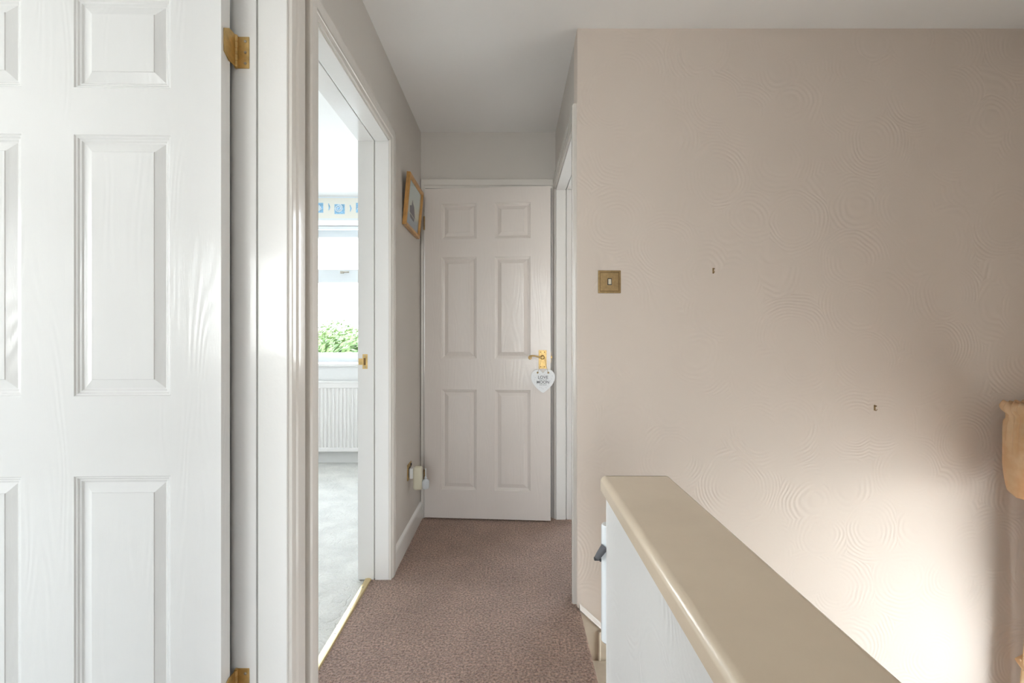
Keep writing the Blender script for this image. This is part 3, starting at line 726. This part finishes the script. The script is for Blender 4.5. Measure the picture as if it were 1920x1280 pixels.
w3, i3 = window('window_2', .35, 1.62, -.75, .62, XWIN+.05, lambda u, t, z: (t, u, z), bars_u=[(.97, 1.02)], fw=.05)
mb = MB(); mb.box(XWIN-.03, XWIN+.05, .30, 1.67, -.775, -.75, .004, 2); mb.build('window_sill', M['gloss'], w3, smooth=40, matrix=i3)
w4, i4 = window('window_3', -2.9, -1.7, .9, 2.0, -2.60, lambda u, t, z: (u, -5.20-t, z), fw=.06)

w5, i5 = window('added_window_4', -.52, .32, .25, 2.2, -2.53, lambda u, t, z: (u, -5.06-t, z), fw=.045)  # unseen window added behind the camera to brighten the hall end
w6, i6 = window('added_window_5', 2.1, 2.85, .85, 2.15, -3.75, lambda u, t, z: (-7.5-t, u, z), fw=.06)  # unseen side window, added to lift the light in the bedroom
w8, i8 = window('added_window_7', -.8, .6, .80, 2.0, -3.75, lambda u, t, z: (-7.5-t, u, z), fw=.05)  # unseen window, added so daylight from the left reaches the half wall
w7, i7 = window('added_window_6', .80, 1.7, .80, 2.10, YE+.64, YW, fw=.05)  # box room window out of view, added to light the far hall
# ------------------------------------------------------------------ bedroom radiator
rd = empty('radiator', (-1.65, 3.96, .10)); tag(rd, 'white ribbed panel radiator under the bedroom window', 'radiator')
mb = MB(); x0, x1 = -.62, .52; n = int((x1-x0)/.033); pts = []
for i in range(n):
    a = x0+i*.033; pts += [(a, -.012), (a+.012, -.012), (a+.017, -.004), (a+.028, -.004)]
pts += [(x1, -.012), (x1, .03), (x0, .03)]
mb.prism(pts, .045, .565, lambda u, v, w: (u, v-.03, w))
mb.box(x0-.006, x1+.006, -.046, .004, .560, .612, .006, 3); mb.box(x0, x1, -.044, 0, .012, .050, .006, 3)
mb.build('ribbed_panel', M['radiator'], rd, smooth=30)
mb = MB(); mb.box(x0-.008, x1+.008, -.05, .045, .604, .618, .003, 2)
mb.build('top_grille', M['radiator'], rd)
for x in (x0+.15, x1-.15):
    mb = MB(); mb.box(x-.015, x+.015, 0, .058, .10, .55); mb.build('wall_bracket', M['radiator'], rd)
for x in (x0+.02, x1-.02):
    mb = MB(); mb.cyl((x, -.02, -.104), (x, -.02, .05), .0075, 12); mb.cyl((x, -.02, -.03), (x, -.02, .02), .012, 12); mb.build('pipe', M['radiator'], rd, smooth=40)

# ------------------------------------------------------------------ wallpaper border above the bedroom window
bo = empty('wallpaper_border', (-1.7, 4.02, 2.145)); tag(bo, 'cream wallpaper border with blue shell squares above the bedroom window', 'wallpaper border')
mb = MB(); mb.box(-1.95, .995, -.0012, 0, 0, .185); mb.build('paper_strip', M['border'], bo)
mb = MB(); mb.box(-1.95, .995, -.0022, 0, .183, .193); mb.box(-1.95, .995, -.0022, 0, -.006, .002); mb.build('edge_line', M['border_shell'], bo)
for i in range(14):
    cx = .168+.1895*(i-10)+.01
    if not -1.9 < cx < .95: continue
    z0 = .048+(.006 if i % 2 else -.006)
    mb = MB(); mb.box(cx-.045, cx+.045, -.0022, 0, z0, z0+.086); sqr = mb.build('blue_square', M['border_blue'], bo)
    mb = MB()
    if i % 2 == 0:
        P = [(cx-.01+(.006+.030*t/22)*math.cos(t*.62), -.0026, z0+.05+(.006+.030*t/22)*math.sin(t*.62)) for t in range(24)]
        mb.tube(P, [.002+.004*k/24 for k in range(24)], 6)
    else:
        for k in range(7):
            a = PI*(.15+.7*k/6); mb.tube([(cx, -.0026, z0+.012), (cx+.036*math.cos(a), -.0026, z0+.012+.055*math.sin(a))], [.002, .006], 6)
    mb.build('shell_motif', M['border_shell'], sqr, smooth=50)
    mb = MB(); mb.tube([(cx+.094, -.0024, z0+.02), (cx+.100, -.0024, z0+.05), (cx+.092, -.0024, z0+.08)], [.002, .007, .003], 6); mb.build('seahorse_motif', M['border_blue'], bo)

# ------------------------------------------------------------------ stair window curtains
def valance():
    mb = MB(); path = []
    y_end, x_f = 1.770, 1.905
    R = .035
    path += [(XWIN-.012-i*.02, y_end) for i in range(int((XWIN-.012-x_f-R)/.02)+1)]
    for i in range(1, 9):
        a = i/8*PI/2; path.append((x_f+R-R*math.sin(a), y_end-R+R*math.cos(a)))
    y = y_end-R
    while y > .22: y -= .006; path.append((x_f, y))
    # arclength resample
    P = [path[0]]; L = [0]
    for p in path[1:]: L.append(L[-1]+math.hypot(p[0]-P[-1][0], p[1]-P[-1][1])); P.append(p)
    total = L[-1]; n = 620; rows = []
    def at(s):
        for k in range(len(L)-1):
            if L[k+1] >= s: break
        t = (s-L[k])/max(1e-9, L[k+1]-L[k]); a, b = P[k], P[k+1]
        d = Vector((b[0]-a[0], b[1]-a[1])).normalized()
        return Vector((a[0]+(b[0]-a[0])*t, a[1]+(b[1]-a[1])*t)), Vector((d.y, -d.x))
    samp = [at(total*i/n) for i in range(n+1)]
    NZ = 34
    for j in range(NZ+1):
        v = j/NZ; row = []
        for i, (p, nn) in enumerate(samp):
            s = total*i/n
            if nn.x > 0 and abs(nn.x) > .5: nn = -nn
            g = math.sin(2*PI*s/.026+1.3*math.sin(s*31))*.6+math.sin(2*PI*s/.041+2.0*math.sin(s*17))*.4
            g2 = math.sin(2*PI*s/.085+1.2*math.sin(s*9))
            drop = .245+.095*min(1, max(0, (s-.10)/.11))**.8+.018*math.sin(s*9)
            z = .846+.006*g*(1-v) - drop*v - .002*v
            if v < .14:   w = .011*math.sin(PI*v/.14)+.004; amp = .008
            elif v < .22: w = .001; amp = .005
            else: w = .010*math.sin(PI*min(1, (v-.18)/.82))**.7; amp = .007*(1-v)+.003
            offx = w+amp*g*(1 if v < .26 else max(.10, 1-(v-.26)*2.6))+.006*g2*max(0, v-.15)+.003*math.sin(s*47+v*9)*max(0, v-.3)
            row.append((p.x+(-abs(nn.x) if True else 0)*offx, p.y+nn.y*offx*(1 if nn.y > 0 else 1), z))
        rows.append(row)
    mb.sheet(rows); return mb
vl = empty('valance', (1.90, 1.0, .846)); tag(vl, 'gathered cream fabric valance over the stair window at the right edge', 'valance')
o = valance().build('gathered_cloth', M['fabric'], vl, smooth=80, matrix=Matrix.Translation((-1.90, -1.0, -.846)))
sm = o.modifiers.new('thickness', 'SOLIDIFY'); sm.thickness = .0015
mb = MB(); mb.cyl((1.945, .24, .815), (1.945, 1.745, .815), .010, 16); mb.box(1.945, XWIN, 1.725, 1.740, .805, .825); mb.box(1.945, XWIN, .26, .275, .805, .825)
mb.build('rail', M['white_metal'], vl, smooth=40, matrix=Matrix.Translation((-1.90, -1.0, -.846)))
def curtain(ya, yb, sgn):
    """ya = outer (wall side) edge"""
    mb = MB(); rows = []; n = 120
    for j in range(61):
        v = j/60; z = .80-1.62*v
        tie = math.exp(-((v-.60)/.16)**2)
        row = []
        for i in range(n+1):
            s = i/n
            width = (yb-ya)*(1-.62*tie)
            y = ya+width*s+(.0 if v < .5 else (-.012*sgn*min(1, (v-.5)*6)))
            x = 2.048+.020*math.sin(2*PI*s*6+.6*math.sin(v*5))*(1-.4*tie)-(.085-.02*v)*max(0, 1-s*4)**1.5-.03*max(0, v-.55)*2*(1-s)
            row.append((x, y, z))
        rows.append(row)
    mb.sheet(rows); return mb
ct = empty('curtain', (1.97, 1.62, -.82)); tag(ct, 'cream curtain drawn to the far side of the stair window under the valance', 'curtain')
o = curtain(1.755, 1.56, -1).build('drape', M['fabric'], ct, smooth=80, matrix=Matrix.Translation((-1.97, -1.62, .82)))
sm = o.modifiers.new('thickness', 'SOLIDIFY'); sm.thickness = .0015
mb = MB(); mb.tube([(2.09, 1.775, -.12), (2.03, 1.778, -.14), (1.965, 1.768, -.16), (1.952, 1.735, -.17), (1.985, 1.68, -.165), (2.02, 1.665, -.15), (2.09, 1.70, -.13)], .009, 8)
mb.build('tieback', M['fabric'], ct, smooth=60, matrix=Matrix.Translation((-1.97, -1.62, .82)))

# ------------------------------------------------------------------ outside: garden below the bedroom window, paving below the stair window
mb = MB(); mb.quad((-30, 4.6, -2.7), (30, 4.6, -2.7), (30, 60, -2.7), (-30, 60, -2.7)); struct(mb.build('ground_garden', M['sage']))
mb = MB(); mb.quad((2.4, -20, -2.7), (25, -20, -2.7), (25, 4.6, -2.7), (2.4, 4.6, -2.7)); mb.quad((-30, -30, -2.7), (2.4, -30, -2.7), (2.4, -3, -2.7), (-30, -3, -2.7)); struct(mb.build('ground_paving', M['paving']))
def tree(x, y, top, r, lab, seed):
    rn = random.Random(seed); t = empty('garden_tree', (x, y, -2.7)); tag(t, lab, 'tree', 'trees beyond the bedroom window')
    H = top+2.7
    mb = MB(); mb.tube([(0, 0, 0), (.06, .02, H*.3), (0, .05, H*.65)], [.16, .13, .07], 8)
    for k in range(5):
        a = rn.random()*6.3; mb.tube([(0, .02, H*.4), (r*.5*math.cos(a), r*.5*math.sin(a), H*(.6+.1*rn.random()))], [.07, .03], 6)
    mb.build('trunk', M['bark'], t, smooth=50)
    mb = MB(); lobes = [(rn.uniform(-.5, .5)*r, rn.uniform(-.5, .5)*r, H-r*1.0+rn.uniform(-.5, .45)*r, r*rn.uniform(.35, .55)) for _ in range(12)]+[(0, 0, H-r*.6, r*.58)]
    for lx, ly, lz, lr in lobes:
        for _ in range(520):
            d = Vector((rn.gauss(0, 1), rn.gauss(0, 1), rn.gauss(0, 1))).normalized()
            p = Vector((lx, ly, lz))+d*lr*rn.uniform(.75, 1.02)
            u = Vector((rn.gauss(0, 1), rn.gauss(0, 1), rn.gauss(0, 1))).normalized(); w = d.cross(u).normalized(); s = rn.uniform(.05, .10)
            n_ = (d+u*.6).normalized(); a = n_.orthogonal().normalized(); c = n_.cross(a)
            mb.quad(p-a*s, p-c*s*.5, p+a*s, p+c*s*.5)
    mb.build('foliage', M['leaf'], t)
tree(-5.9, 15.6, 1.75, 2.2, 'middle garden tree beyond the bedroom window, its rounded green crown the broadest', 1)
tree(-4.35, 12.2, 1.40, 1.4, 'nearest and smallest green garden tree beyond the bedroom window, low at its right', 2)
tree(-8.0, 20.6, 2.2, 2.1, 'farthest green garden tree, behind the other two beyond the bedroom window', 5)
